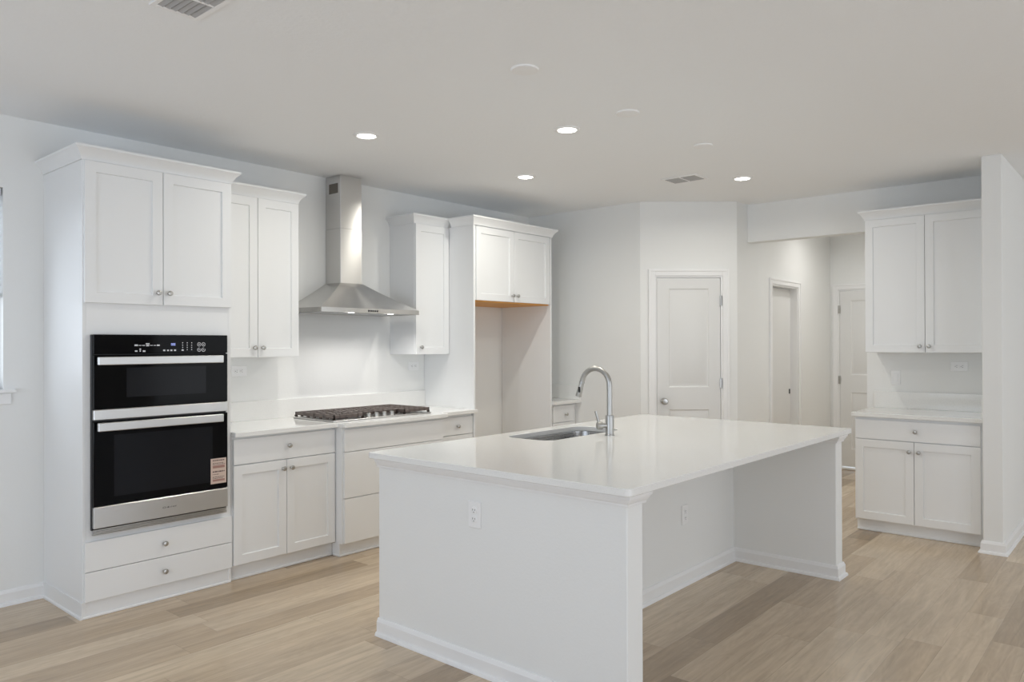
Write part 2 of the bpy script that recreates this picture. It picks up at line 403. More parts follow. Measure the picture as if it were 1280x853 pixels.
while z > 1.76:
    m_.faces([(WX0 + .01, .012, z - .010), (WX1 - .008, .012, z - .010), (WX1 - .008, .056, z + .012), (WX0 + .01, .056, z + .012),
              (WX0 + .01, .012, z - .0125), (WX1 - .008, .012, z - .0125), (WX1 - .008, .056, z + .0095), (WX0 + .01, .056, z + .0095)],
             [(0, 1, 2, 3), (7, 6, 5, 4), (0, 4, 5, 1), (1, 5, 6, 2), (2, 6, 7, 3), (3, 7, 4, 0)])
    z -= .034
m_.build('slats', 'blind', bl, smooth=False)
MB().box(WX0 + .01, WX1 - .008, .014, .054, 1.715, 1.742, .004).build('bottom_rail', 'blind', bl)

# ------------------------------------------------------------------ cabinet parts
def shaker(parent, x0, x1, z0, z1, yf, knob=None, name='door', mt='cab', rail=.057):
    """five-piece shaker front, front face at y=yf (towards -y), 19 mm thick"""
    b = bmesh.new(); bmesh.ops.create_cube(b, size=1)
    for v in b.verts: v.co = Vector(((x0 + x1) / 2 + v.co.x * (x1 - x0), yf + .0095 + v.co.y * .019, (z0 + z1) / 2 + v.co.z * (z1 - z0)))
    b.faces.ensure_lookup_table()
    f = min(b.faces, key=lambda q: q.calc_center_median().y)
    outer = list(f.edges)
    bmesh.ops.inset_region(b, faces=[f], thickness=rail, use_even_offset=True)
    bmesh.ops.inset_region(b, faces=[f], thickness=.0025, use_even_offset=True)
    for v in f.verts: v.co.y += .009
    bmesh.ops.bevel(b, geom=outer, offset=.0015, segments=1, affect='EDGES')
    m_ = MB(); m_._merge(b); o = m_.build(name, mt, parent)
    if knob: add_knob(o, knob[0], yf, knob[1])
    return o
def slab_front(parent, x0, x1, z0, z1, yf, knob=None, name='drawer'):
    o = MB().box(x0, x1, yf, yf + .019, z0, z1, .0018).build(name, 'cab', parent)
    if knob: add_knob(o, knob[0], yf, knob[1])
    return o
KN = [(.0075, 0), (.0055, .004), (.005, .012), (.009, .016), (.0145, .021), (.0150, .025), (.0125, .029), (.006, .031), (0, .0313)]
def add_knob(parent, x, y, z): MB().lathe(KN, (x, y, z), (0, -1, 0), 18).build('knob', 'steel_knob', parent)
CROWN = [(0, 0), (.006, 0), (.008, .012), (.014, .022), (.024, .040), (.036, .052), (.042, .058), (.045, .060), (.045, .072), (0, .072)]
def crown(parent, path, z, mt='cab'): MB().sweep(path, [(o, z + h_) for o, h_ in CROWN]).build('crown_molding', mt, parent)
G = .0018     # half of the reveal between neighbouring fronts

# --- tall oven cabinet
W_ = .838; DEP = YW - 4.319
ot = thing('oven_cabinet', 'tall white cabinet built around the double wall oven, at left end', 'cabinet', (1.536, 4.319, 0))
OX0, OX1, OZ0, OZ1 = .046, .790, .462, 1.497    # oven cut-out
m_ = MB().box(0, .018, 0, DEP, .0, 2.432, .0015).box(W_ - .018, W_, 0, DEP, .0, 2.432, .0015)
m_.box(.018, W_ - .018, DEP - .012, DEP, .1, 2.432).box(.018, W_ - .018, 0, DEP - .012, 2.414, 2.432)
m_.box(.018, OX0, 0, .02, .09, 2.414).box(OX1, W_ - .018, 0, .02, .09, 2.414).box(OX0, OX1, 0, .02, OZ1, 1.70).box(OX0, OX1, 0, .02, .40, OZ0)
m_.box(.018, W_ - .018, .02, DEP - .012, OZ0 - .03, OZ0 - .012).box(.018, W_ - .018, .02, DEP - .012, OZ1 + .012, OZ1 + .03).box(.018, W_ - .018, 0, .02, .09, .10)
m_.build('carcass', 'cab', ot)
xm = .4185
shaker(ot, .006, xm - G, 1.674, 2.428, -.019, (xm - .034, 1.742))
shaker(ot, xm + G, W_ - .006, 1.674, 2.428, -.019, (xm + .030, 1.742))
slab_front(ot, .006, W_ - .004, .249, .406, -.019, (.421, .325))
slab_front(ot, .006, W_ - .004, .092, .2455, -.019, (.421, .168))
MB().box(.006, W_, .004, .016, 0, .09, .001).box(.002, W_, -.004, .004, 0, .014, .003).build('toe_kick', 'cab', ot)
MB().sweep([(0, DEP), (0, .0)], [(-.001, 0), (.012, 0), (.0115, .010), (.006, .016), (.005, .016), (.005, .088), (-.001, .088)]).build('base_trim', 'cab', ot)
crown(ot, [(0, DEP), (0, 0), (W_, 0), (W_, .2285)], 2.432)

# --- combination wall oven
ov = thing('double_oven', 'black glass and stainless double wall oven with lit display', 'oven', (1.574, 4.319, 0))
OW = .757
MB().box(.014, .744, .002, .55, .47, 1.49).box(0, OW, -.020, 0, .464, 1.505, .002).build('body', 'blackp', ov)
cp = MB().box(.003, OW - .001, -.042, -.020, 1.400, 1.5055, .003).build('control_panel', 'black', ov)
def px(u): return (u - 116) / 168 * OW     # across the front as measured on the oven
m_ = MB(); yy = -.0424
def dash(u0, u1, z0, z1): m_.box(px(u0), px(u1), yy, yy + .001, z0, z1)
ZR = lambda v: 1.5055 - (v - 418.3) / 25.2 * .1055
def mark_done():
    global m_
    m_.build('button_marking', 'mark', cp, smooth=False); m_ = MB()
for q_ in ((163, 167, 431.2, 433.2), (168, 171, 432, 432.8), (172, 175.5, 432, 432.8), (176.5, 181, 429.6, 431), (177, 180.5, 431.8, 433.4), (181.5, 185, 432, 432.8), (186, 189, 432, 432.8), (190, 193.5, 431.4, 433.2), None,
                       (163.5, 166.5, 439, 440.6), (168.8, 170.8, 436.6, 438.2), (169, 170.6, 439, 440.6), (172.8, 176, 439, 441), None,
                       (197.8, 200.5, 438.2, 440.2), (202.6, 205, 438.2, 440.2), (206.8, 209.4, 438.2, 440.2), (211.4, 214, 438.2, 440.2), None, (221.2, 224, 438.2, 440)):
    if q_ is None: mark_done(); continue
    u0, u1, v0, v1 = q_
    dash(u0, u1, ZR(v1), ZR(v0))
for u in (222.6, 228.6, 234.4):
    mark_done()
    for v in (429, 432.2, 435.3, 438.4): dash(u - .5, u + .5, ZR(v + .6), ZR(v - .6))
for u0 in (242.5, 248.3):
    for v0 in (429.3, 436.8):
        mark_done()
        cx, cz = px(u0 + 1.9), ZR(v0 + 1.9)
        ro_, ri_ = .0115, .009
        for k in range(20):
            a0, a1 = 2 * math.pi * k / 20, 2 * math.pi * (k + 1) / 20
            if v0 > 430 and 2 <= k <= 3: continue
            m_.faces([(cx + ro_ * math.cos(a0), yy, cz + ro_ * math.sin(a0)), (cx + ro_ * math.cos(a1), yy, cz + ro_ * math.sin(a1)),
                      (cx + ri_ * math.cos(a1), yy, cz + ri_ * math.sin(a1)), (cx + ri_ * math.cos(a0), yy, cz + ri_ * math.sin(a0))], [(0, 1, 2, 3)])
        m_.box(cx - .0035, cx + .0035, yy, yy + .001, cz - .002, cz + .002)
mark_done()
for k, segs in enumerate(('abcdef', 'abcdef', 'abcdef')):   # digital clock, seven-segment digits
    x_ = px(207.9) + k * .0085; z_ = ZR(432.6); w2, h2 = .0062, .0125; s_ = .0016
    for sname in segs:
        X = {'a': (x_, x_ + w2, z_ + h2 - s_, z_ + h2), 'd': (x_, x_ + w2, z_, z_ + s_), 'g': (x_, x_ + w2, z_ + h2 / 2, z_ + h2 / 2 + s_),
             'b': (x_ + w2 - s_, x_ + w2, z_ + h2 / 2, z_ + h2), 'c': (x_ + w2 - s_, x_ + w2, z_, z_ + h2 / 2), 'e': (x_, x_ + s_, z_, z_ + h2 / 2), 'f': (x_, x_ + s_, z_ + h2 / 2, z_ + h2)}[sname]
        m_.box(X[0], X[1], yy, yy + .001, X[2], X[3])
m_.build('clock_display', 'display', cp, smooth=False)
def oven_handle(parent, z0, z1):
    m_ = MB().box(.0095, .7055, -.092, -.070, z0, z1, .003)
    m_.box(.04, .07, -.072, -.04, z0 + .012, z1 - .012, .002).box(.65, .68, -.072, -.04, z0 + .012, z1 - .012, .002)
    m_.build('handle', 'steel', parent)
ud = MB().box(.003, OW - .001, -.042, -.020, 1.108, 1.396, .003).build('upper_door', 'black', ov)
MB().box(.17, .62, -.0428, -.041, 1.165, 1.325).build('door_window', 'window_glass', ud)
oven_handle(ud, 1.343, 1.386)
MB().box(.003, OW - .001, -.044, -.020, 1.050, 1.105, .003).build('center_trim', 'steel', ov)
ld = MB().box(.003, OW - .001, -.042, -.020, .592, 1.042, .003).build('lower_door', 'black', ov)
MB().box(.105, .66, -.0428, -.041, .635, .965).build('door_window', 'window_glass', ld)
oven_handle(ld, .993, 1.038)
kp = MB().box(.003, OW - .001, -.044, -.020, .476, .589, .003).build('kick_panel', 'steel', ld)
st = MB().box(.648, .746, -.0432, -.042, .622, .772, .0004).build('sticker', 'sticker', ld); st['label'] = 'paper sticker with printed stripes and small text'
m_ = MB()
for z0, x1, hh in ((.757, .735, .006), (.742, .728, .0035), (.735, .738, .003), (.690, .735, .007), (.676, .70, .003), (.660, .733, .0035), (.652, .726, .003)):
    if hh == .007: m_.build('sticker_text', 'ink', st, smooth=False); m_ = MB()
    x_ = .660
    while x_ < x1:
        l_ = random.uniform(.006, .016); m_.box(x_, min(x_ + l_, x1), -.0436, -.0431, z0, z0 + hh); x_ += l_ + .003
m_.build('sticker_text', 'ink', st, smooth=False)
for z0, z1 in ((.714, .730), (.636, .648)): MB().box(.660, .735, -.0436, -.0431, z0, z1).build('sticker_band', 'ink2', st, smooth=False)
lg = MB()   # small badge: a swirl and a run of letters too small to read
for k in range(14):
    a0, a1 = 2 * math.pi * k / 14, 2 * math.pi * (k + 1) / 14
    cx, cz = .374, .531
    lg.faces([(cx + .011 * math.cos(a0), -.0444, cz + .005 * math.sin(a0)), (cx + .011 * math.cos(a1), -.0444, cz + .005 * math.sin(a1)),
              (cx + .0075 * math.cos(a1), -.0444, cz + .003 * math.sin(a1)), (cx + .0075 * math.cos(a0), -.0444, cz + .003 * math.sin(a0))], [(0, 1, 2, 3)])
for k, (w2, h2) in enumerate(((.006, .007), (.004, .009), (.0015, .006), (.004, .005), (.0015, .009), (.004, .006), (.004, .006), (.004, .006), (.0015, .009))):
    lg.box(.390 + k * .0062, .390 + k * .0062 + w2, -.0446, -.0442, .527, .527 + h2)
lg.build('badge', 'logo', kp, smooth=False)
m_ = MB().box(.002, OW - .002, -.034, -.020, .438, .444, .001)
for k in range(3): m_.box(.004, OW - .004, -.036, -.024, .4475 + k * .0085, .452 + k * .0085)
m_.build('vent_trim', 'steel', ov)

# --- wall cabinet between oven tower and hood
YU = 4.593
uc = thing('upper_cabinet', 'white two-door wall cabinet between oven cabinet and range hood', 'cabinet', (2.376, YU, 0))
UW = .648; UD = YW - YU - .001
MB().box(0, UW, 0, UD, 1.366, 2.432, .0015).build('carcass', 'cab', uc)
shaker(uc, .008, .332 - G, 1.366, 2.428, -.019, (.332 - .030, 1.428)); shaker(uc, .332 + G, UW - .002, 1.366, 2.428, -.019, (.332 + .030, 1.428))
crown(uc, [(0, 0), (UW, 0), (UW, UD)], 2.432)
# --- wall cabinet between hood and refrigerator enclosure
uc = thing('upper_cabinet', 'narrow white single-door wall cabinet right of the range hood', 'cabinet', (4.111, YU, 0))
UW = .379
MB().box(0, UW, 0, UD, 1.366, 2.432, .0015).build('carcass', 'cab', uc)
shaker(uc, .003, UW - .003, 1.366, 2.428, -.019, (.050, 1.425))
crown(uc, [(0, UD), (0, 0), (UW, 0)], 2.432)

# --- refrigerator enclosure
FX0, FX1 = 4.4915, 5.536; FW_ = FX1 - FX0; FY = 4.305
fc = thing('refrigerator_enclosure', 'white enclosure with two doors above an empty refrigerator space', 'cabinet', (FX0, FY, 0))
FD = YW - FY - .001
for a, b_ in ((0, .019), (FW_ - .019, FW_)):
    MB().box(a, b_, -.012, FD, 0, 2.432, .0015).build('side_panel', 'cab', fc)
m_ = MB().box(.019, FW_ - .019, .012, FD, 1.823, 2.432).box(.019, .048, 0, .012, 1.813, 2.432, .001).box(FW_ - .042, FW_ - .019, 0, .012, 1.813, 2.432, .001).box(.048, FW_ - .042, 0, .012, 2.405, 2.432)
m_.build('carcass', 'cab', fc)
MB().box(.020, FW_ - .020, .0125, FD, 1.802, 1.8225).build('bottom_panel', 'ply', fc)['label'] = 'orange-brown unpainted wood underside'
fm = .515
shaker(fc, .036, fm - G, 1.813, 2.428, -.012, (fm - .032, 1.868)); shaker(fc, fm + G, FW_ - .030, 1.813, 2.428, -.012, (fm + .032, 1.868))
crown(fc, [(0, .2425), (0, -.012), (FW_, -.012), (FW_, FD)], 2.432)

# --- base cabinets
def base_cab(name, label, loc, rz, w_, dep, fronts, toe=.05, side_toe=False):
    r = thing(name, label, 'cabinet', loc, rz)
    m_ = MB().box(0, .018, 0, dep, .09, .884, .001).box(w_ - .018, w_, 0, dep, .09, .884, .001).box(.018, w_ - .018, dep - .01, dep, .09, .884)
    m_.box(.018, w_ - .018, 0, dep - .01, .09, .108).box(.018, w_ - .018, .0, .019, .108, .884)
    m_.build('carcass', 'cab', r)
    for f in fronts:
        if f[0] == 'd': shaker(r, *f[1:5], -.019, f[5] if len(f) > 5 else None)
        else: slab_front(r, *f[1:5], -.019, f[5] if len(f) > 5 else None)
    m_ = MB().box(0, w_, toe, toe + .014, 0, .09).box(0, w_, toe - .010, toe, 0, .014, .003)
    if side_toe: m_.box(.0004, .014, toe + .0142, toe + .084, 0, .0895).box(-.006, -.0002, toe - .0098, toe + .070, 0, .0135, .002)
    m_.build('toe_kick', 'cab', r)
    return r
LW = 3.131 - 2.376; lm = .374
base_cab('base_cabinet', 'white base cabinet with one drawer over two doors, right of the oven', (2.376, 4.319, 0), 0, LW, YW - 4.320,
         [('s', .006, LW - .006, .712, .868, (.385, .797)), ('d', .006, lm - G, .098, .706, (lm - .030, .652)), ('d', lm + G, LW - .006, .098, .706, (lm + .030, .652))], toe=.028)
CW = 4.078 - 3.133
base_cab('cooktop_cabinet', 'white base cabinet with three plain wide fronts below the cooktop', (3.133, 4.235, 0), 0, CW, YW - 4.236,
         [('s', .010, CW - .008, .716, .868), ('s', .010, CW - .008, .400, .7115), ('s', .010, CW - .008, .093, .395)], toe=.028, side_toe=True)
NW = 4.490 - 4.080
base_cab('base_cabinet', 'narrow white base cabinet between cooktop and empty refrigerator space', (4.080, 4.319, 0), 0, NW, YW - 4.320,
         [('s', .050, NW - .006, .722, .862, (.225, .79)), ('d', .050, NW - .006, .098, .716, (.080, .655))])
EW = XB - .002 - 5.538
base_cab('base_cabinet', 'small white base cabinet in the corner beyond the refrigerator space', (5.538, 4.319, 0), 0, EW, YW - 4.320,
         [('s', .030, EW - .045, .712, .866, (.215, .782)), ('d', .030, EW - .045, .098, .706, (.075, .645))])

# --- countertops of the long run
def rounded(pts, rad, seg=5):
    out = []
    n = len(pts)
    for i in range(n):
        r_ = rad[i] if isinstance(rad, (list, tuple)) else rad
        p = Vector(pts[i]); a = Vector(pts[i - 1]) - p; b = Vector(pts[(i + 1) % n]) - p
        if r_ <= 0: out.append(tuple(p)); continue
        a.normalize(); b.normalize()
        ang = a.angle(b); t = r_ / math.tan(ang / 2); c = p + (a + b).normalized() * (r_ / math.sin(ang / 2))
        s0 = p + a * t - c; s1 = p + b * t - c
        for k in range(seg + 1):
            q = s0.lerp(s1, k / seg); q = q.normalized() * r_; out.append(tuple(c + q))
    return out
YF = 4.262
ct = thing('countertop', 'white quartz countertop carrying the gas cooktop, with low backsplash', 'countertop', (0, 0, 0))
pl = rounded([(2.377, 4.316), (2.372, 4.316), (2.372, YF), (3.120, YF), (3.120, 4.182), (4.092, 4.182), (4.092, YF), (4.508, YF), (4.508, 4.291), (4.4905, 4.291), (4.4905, YW - .001), (2.377, YW - .001)],
             [0, 0, .006, .006, .008, .008, .006, .008, 0, 0, 0, 0])
MB().poly(pl, .8845, .914, .002).build('slab', 'quartz', ct)
MB().box(2.377, 4.4905, YW - .020, YW - .001, .914, 1.050, .0015).box(4.4715, 4.4905, 4.33, YW - .020, .914, .9142).build('backsplash', 'quartz', ct)
ct = thing('countertop', 'short white quartz countertop in the corner beyond the refrigerator space', 'countertop', (0, 0, 0))
MB().poly([(5.538, YF - .015), (XB - .001, YF - .015), (XB - .001, YW - .001), (5.538, YW - .001)], .8845, .914, .002).build('slab', 'quartz', ct)
MB().box(5.538, XB - .020, YW - .020, YW - .001, .914, 1.050, .0015).box(XB - .020, XB - .001, YF - .013, YW - .001, .914, 1.050, .0015).build('backsplash', 'quartz', ct)

# --- gas cooktop
ck = thing('gas_cooktop', 'five-burner gas cooktop with dark iron grates and front knobs', 'cooktop', (3.116, 4.305, .9145))
CKW, CKD = .915, .49
MB().poly(rounded([(0, 0), (CKW, 0), (CKW, CKD), (0, CKD)], .012), 0, .010, .003).build('steel_tray', 'steel', ck)
burners = ((.16, .13, .040), (.16, .36, .034), (.4575, .29, .055), (.755, .13, .034), (.755, .36, .040))
for bx, by, br in burners:
    MB().lathe([(br * 1.25, .010), (br * 1.25, .014), (br, .016), (br, .022), (br * .9, .027), (0, .028)], (bx, by, 0), (0, 0, 1), 24).build('burner', 'brown', ck)
def grate(x0, x1, y0, y1, cuts):
    m_ = MB(); zt, zb = .047, .024
    m_.box(x0, x1, y0, y0 + .012, zb, zt, .002).box(x0, x1, y1 - .012, y1, zb, zt, .002).box(x0, x0 + .012, y0, y1, zb, zt, .002).box(x1 - .012, x1, y0, y1, zb, zt, .002)
    n = max(4, int((x1 - x0) / .045))
    for k in range(1, n):
        xx = x0 + (x1 - x0) * k / n; m_.box(xx - .005, xx + .005, y0, y1, zb + .002, zt, .0015)
    for yy_ in cuts: m_.box(x0, x1, yy_ - .006, yy_ + .006, zb + .002, zt, .0015)
    k = 6   # short teeth hanging from the side rails
    for i in range(k + 1):
        yy_ = y0 + (y1 - y0 - .012) * i / k
        for xx in (x0, x1 - .012): m_.box(xx, xx + .012, yy_, yy_ + .020, .015, zb)
    for xx in (x0, x1 - .014):
        for yy_ in (y0, y1 - .014): m_.box(xx, xx + .014, yy_, yy_ + .014, .009, zb)
    m_.build('grate', 'iron', ck)
grate(.012, .268, .012, CKD - .012, (.13, .245, .36))
grate(.274, .641, .085, CKD - .012, (.20, .29, .38))
grate(.647, .903, .012, CKD - .012, (.13, .245, .36))
for i in range(5):
    kx = .262 + i * .072
    m_ = MB().lathe([(.019, .010), (.020, .013), (.017, .018), (.0165, .034), (.015, .037), (0, .0375)], (kx, .040, 0), (0, 0, 1), 20)
    m_.box(kx - .004, kx + .004, .024, .056, .034, .041, .001)
    m_.build('knob', 'chrome', ck)

# --- range hood
HXC = 3.572; HY = YW - .001
hd_ = thing('range_hood', 'stainless chimney range hood above the gas cooktop', 'range hood', (HXC, HY, 0))
hw, hdp, zb, zf, zt = .455, .450, 1.680, 1.713, 1.915
cw, cd = .1005, .190
m_ = MB()
m_.rings([[(-hw, 0, z_), (-hw, -hdp, z_), (hw, -hdp, z_), (hw, 0, z_)] for z_ in (zb, zf)], cap0=False, cap1=False)
rg = []
for k in range(13):
    t = k / 12; c = (1 - t); c = c * (.86 + .14 * c)
    hx = cw + .004 + (hw - cw - .004) * c; dy = cd + .004 + (hdp - cd - .004) * c
    rg.append([(-hx, 0, zf + (zt - zf) * t), (-hx, -dy, zf + (zt - zf) * t), (hx, -dy, zf + (zt - zf) * t), (hx, 0, zf + (zt - zf) * t)])
m_.rings(rg, cap0=False, cap1=True)
m_.box(-hw + .002, hw - .002, -hdp + .002, -.002, zb + .004, zb + .012)
m_.build('canopy', 'hoodsteel', hd_)
MB().box(-cw, cw, -cd, 0, zt - .002, 2.33, .0015).box(-cw + .002, cw - .002, -cd + .002, 0, 2.33, 2.7345, .0015).build('chimney', 'hoodsteel', hd_)
m_ = MB().box(-cw + .0005, -cw + .003, -.155, -.045, 2.60, 2.675)
m_.build('chimney_vent', 'hoodvent', hd_)
m_ = MB().box(-.40, -.01, -.38, -.06, zb, zb + .005, .002).box(.01, .40, -.38, -.06, zb, zb + .005, .002)
m_.build('grease_filter', 'raw', hd_)
for sx in (-.17, .20):
    MB().lathe([(.022, 0), (.022, .003), (0, .0032)], (sx, -hdp + .040, zb - .0015), (0, 0, 1), 20).build('lamp', 'led', hd_)
m_ = MB()
for k in range(5): m_.box(-.046 + k * .02, -.034 + k * .02, -hdp - .003, -hdp + .001, zb + .010, zb + .022, .001)
m_.build('control_button', 'blackp', hd_)

# ------------------------------------------------------------------ kitchen island
IX0, IX1, IY0, IY1 = 2.370, 4.975, 1.483, 2.997      # slab
EX0, EX1 = 2.425, 2.537; FX0_, FX1_ = 4.801, 4.912   # the two end walls
EY0_, EY1_ = 1.527, 2.955; RY = 2.190                # end walls in y, back of the knee recess
il = thing('kitchen_island', 'white kitchen island body with end walls and a knee recess', 'island', (0, 0, 0))
MB().box(EX0, EX1, EY0_, EY1_ + .022, 0, .884, .004).build('end_wall', 'wall', il)
MB().box(FX0_, FX1_, EY0_, EY1_ + .022, 0, .884, .004).build('end_wall', 'wall', il)
MB().box(EX1, FX0_, RY, RY + .02, 0, .884).build('back_panel', 'wall', il)
MB().box(EX1, FX0_, RY + .02, 2.92, .09, .108).box(EX1, FX0_, 2.90, 2.92, .108, .25).box(EX1, FX0_, 2.90, 2.92, .86, .884).box(EX1, FX0_, 2.85, 2.864, 0, .09).build('carcass', 'cab', il)
for k in range(4):
    x0 = EX1 + .004 + k * (FX0_ - EX1 - .008) / 4; x1 = x0 + (FX0_ - EX1 - .008) / 4 - .004
    o = shaker(il, -x1, -x0, .098, .872, -2.939); o.rotation_euler = (0, 0, math.pi)
MB().sweep([(EX1, RY), (FX0_, RY), (FX0_, EY0_), (FX1_, EY0_), (FX1_, EY1_ + .022)], BASE).build('baseboard', 'trim', il)
MB().sweep([(EX0, EY1_ + .022), (EX0, EY0_), (EX1, EY0_), (EX1, RY)], BASE).build('baseboard', 'trim', il)
TOPM = [(0, .836), (.009, .836), (.010, .839), (.010, .846), (.015, .849), (.020, .858), (.022, .865), (.027, .867), (.028, .870), (.028, .8838), (0, .8838)]
MB().sweep([(EX0, EY1_ + .022), (EX0, EY0_), (EX1, EY0_), (EX1, EY0_ + .15)], TOPM).build('top_molding', 'trim', il)
MB().sweep([(FX0_, EY0_ + .15), (FX0_, EY0_), (FX1_, EY0_), (FX1_, EY1_ + .022)], TOPM).build('top_molding', 'trim', il)

# island slab with a sink cut-out
SX0, SX1, SY0, SY1, SR = 3.270, 4.020, 2.560, 2.895, .085
def ring_slab(outer, inner, z0, z1, bev):
    b = bmesh.new(); ed = []
    for lp in (outer, inner):
        vs = [b.verts.new((p[0], p[1], z0)) for p in lp]
        ed += [b.edges.new((vs[i], vs[(i + 1) % len(vs)])) for i in range(len(vs))]
    bmesh.ops.triangle_fill(b, use_beauty=True, use_dissolve=False, edges=ed)
    r = bmesh.ops.extrude_face_region(b, geom=list(b.faces))
    for v in r['geom']:
        if isinstance(v, bmesh.types.BMVert): v.co.z = z1
    bmesh.ops.recalc_face_normals(b, faces=list(b.faces))
    rim = []
    for e in b.edges:
        if abs(e.verts[0].co.z - e.verts[1].co.z) < 1e-6 and len(e.link_faces) == 2 and e.calc_face_angle(0) > 1: rim.append(e)
    bmesh.ops.bevel(b, geom=rim, offset=bev, segments=1, affect='EDGES', profile=.5)
    m_ = MB(); m_._merge(b); return m_
outer = rounded([(IX0, IY0), (IX1, IY0), (IX1, IY1), (IX0, IY1)], [.028, .02, .05, .02], 8)
inner = rounded([(SX0, SY0), (SX1, SY0), (SX1, SY1), (SX0, SY1)], SR, 8)
o = ring_slab(outer, inner, .8845, .914, .002).build('island_countertop', 'quartz')
tag(o, 'large white quartz island countertop with a sink cut-out', 'countertop')

# undermount sink
def rrect(x0, x1, y0, y1, r_, z_): return [(p[0], p[1], z_) for p in rounded([(x0, y0), (x1, y0), (x1, y1), (x0, y1)], r_, 8)]
e_ = .006
sk = thing('kitchen_sink', 'stainless undermount sink set into the island countertop', 'sink', (0, 0, 0))
rg = [rrect(SX0 - .025, SX1 + .025, SY0 - .02, SY1 + .02, SR + .02, .8825), rrect(SX0 - e_, SX1 + e_, SY0 - e_, SY1 + e_, SR + e_, .8825), rrect(SX0 - e_ + .003, SX1 + e_ - .003, SY0 - e_ + .003, SY1 + e_ - .003, SR, .872),
      rrect(SX0 + .004, SX1 - .004, SY0 + .004, SY1 - .004, SR, .70), rrect(SX0 + .015, SX1 - .015, SY0 + .015, SY1 - .015, SR - .01, .680), rrect(SX0 + .045, SX1 - .045, SY0 + .045, SY1 - .045, SR - .03, .672)]
rg2 = [rrect(SX0 + .045, SX1 - .045, SY0 + .045, SY1 - .045, SR - .03, .669), rrect(SX0 + .012, SX1 - .012, SY0 + .012, SY1 - .012, SR, .677), rrect(SX0, SX1, SY0, SY1, SR, .70), rrect(SX0 - e_ - .001, SX1 + e_ + .001, SY0 - e_ - .001, SY1 + e_ + .001, SR, .8805), rrect(SX0 - .025, SX1 + .025, SY0 - .02, SY1 + .02, SR + .02, .8805)]
MB().rings(rg, cap0=False, cap1=True).rings(rg2, cap0=True, cap1=False).build('basin', 'sinksteel', sk)
MB().lathe([(.045, 0), (.045, .003), (.034, .004), (.030, -.001), (0, -.002)], (3.645, 2.74, .6725), (0, 0, 1), 24).build('drain', 'chrome', sk)

# faucet
FXc, FYc = 3.707, 2.451
fa = thing('kitchen_faucet', 'brushed nickel gooseneck pull-down faucet on the island', 'faucet', (FXc, FYc, .914))
MB().lathe([(.028, 0), (.028, .006), (.025, .009), (.025, .112), (.0235, .117), (0, .117)], (0, 0, 0), (0, 0, 1), 28).build('body', 'chrome', fa)
pts = [(0, 0, .10), (0, 0, .18), (0, 0, .27)]
ra = .098
for k in range(1, 17):
    a = math.pi * k / 16 * (168 / 180)
    pts.append((0, ra - ra * math.cos(a), .290 + ra * math.sin(a)))
MB().tube(pts, .0158, 18).build('spout', 'chrome', fa)
e0 = Vector(pts[-1]); dd = (Vector(pts[-1]) - Vector(pts[-2])).normalized()
sp = MB().lathe([(.0150, 0), (.0165, .006), (.0165, .012), (.0150, .014), (.0155, .022), (.0185, .090), (.0180, .096), (0, .097)], e0, dd, 24).build('spray_head', 'chrome', fa)
bp_ = e0 + dd * .052 + Vector((-.0155, -.004, 0))
MB().box(bp_.x - .0025, bp_.x + .004, bp_.y - .007, bp_.y + .007, bp_.z - .018, bp_.z + .016, .002).build('spray_button', 'blackp', sp)
hv = Vector((-.80, .60, 0)).normalized()
h0 = Vector((0, 0, .058))
hb = MB().lathe([(.014, 0), (.014, .028), (.023, .030), (.023, .056), (.021, .060), (0, .060)], h0 + hv * .016, hv, 24).build('handle_hub', 'chrome', fa)
p_ = h0 + hv * .064
MB().tube([p_ + Vector((0, 0, .010)), p_ + hv * .010 + Vector((0, 0, .045)), p_ + hv * .022 + Vector((0, 0, .085))], [.0075, .007, .006], 12).build('lever', 'chrome', hb)

# ------------------------------------------------------------------ cabinet station by the hall
BF = 6.182   # carcass front; local x runs towards the wing wall
bw = 1.822 - YP1 - .001
bc = base_cab('base_cabinet', 'white base cabinet with one drawer over two doors, beside the wing wall', (BF, 1.822, 0), R(-90), bw, XR - BF - .001,
              [('s', .006, bw - .026, .716, .862, (.428, .79)), ('d', .006, .417 - G, .100, .710, (.417 - .030, .640)), ('d', .417 + G, bw - .026, .100, .710, (.417 + .034, .640))], toe=.05)
ct = thing('countertop', 'short white quartz countertop on the cabinet beside the wing wall', 'countertop', (0, 0, 0))
MB().poly([(BF - .045, 1.836), (BF - .045, YP1 + .001), (XR - .001, YP1 + .001), (XR - .001, 1.836)], .8845, .914, .002).build('slab', 'quartz', ct)
MB().box(XR - .020, XR - .001, YP1 + .001, 1.836, .914, 1.050, .0015).box(BF - .02, XR - .020, YP1 + .001, YP1 + .02, .914, 1.050, .0015).build('backsplash', 'quartz', ct)
uq = thing('upper_cabinet', 'white two-door wall cabinet beside the wing wall, over the short countertop', 'cabinet', (6.462, 1.822, 0), R(-90))
qd = XR - 6.462 - .001
MB().box(0, bw, 0, qd, 1.372, 2.432, .0015).build('carcass', 'cab', uq)
shaker(uq, .004, .434 - G, 1.374, 2.428, -.019, (.434 - .034, 1.422)); shaker(uq, .434 + G, bw - .004, 1.374, 2.428, -.019, (.434 + .030, 1.422))
crown(uq, [(0, qd), (0, 0), (bw, 0)], 2.432)

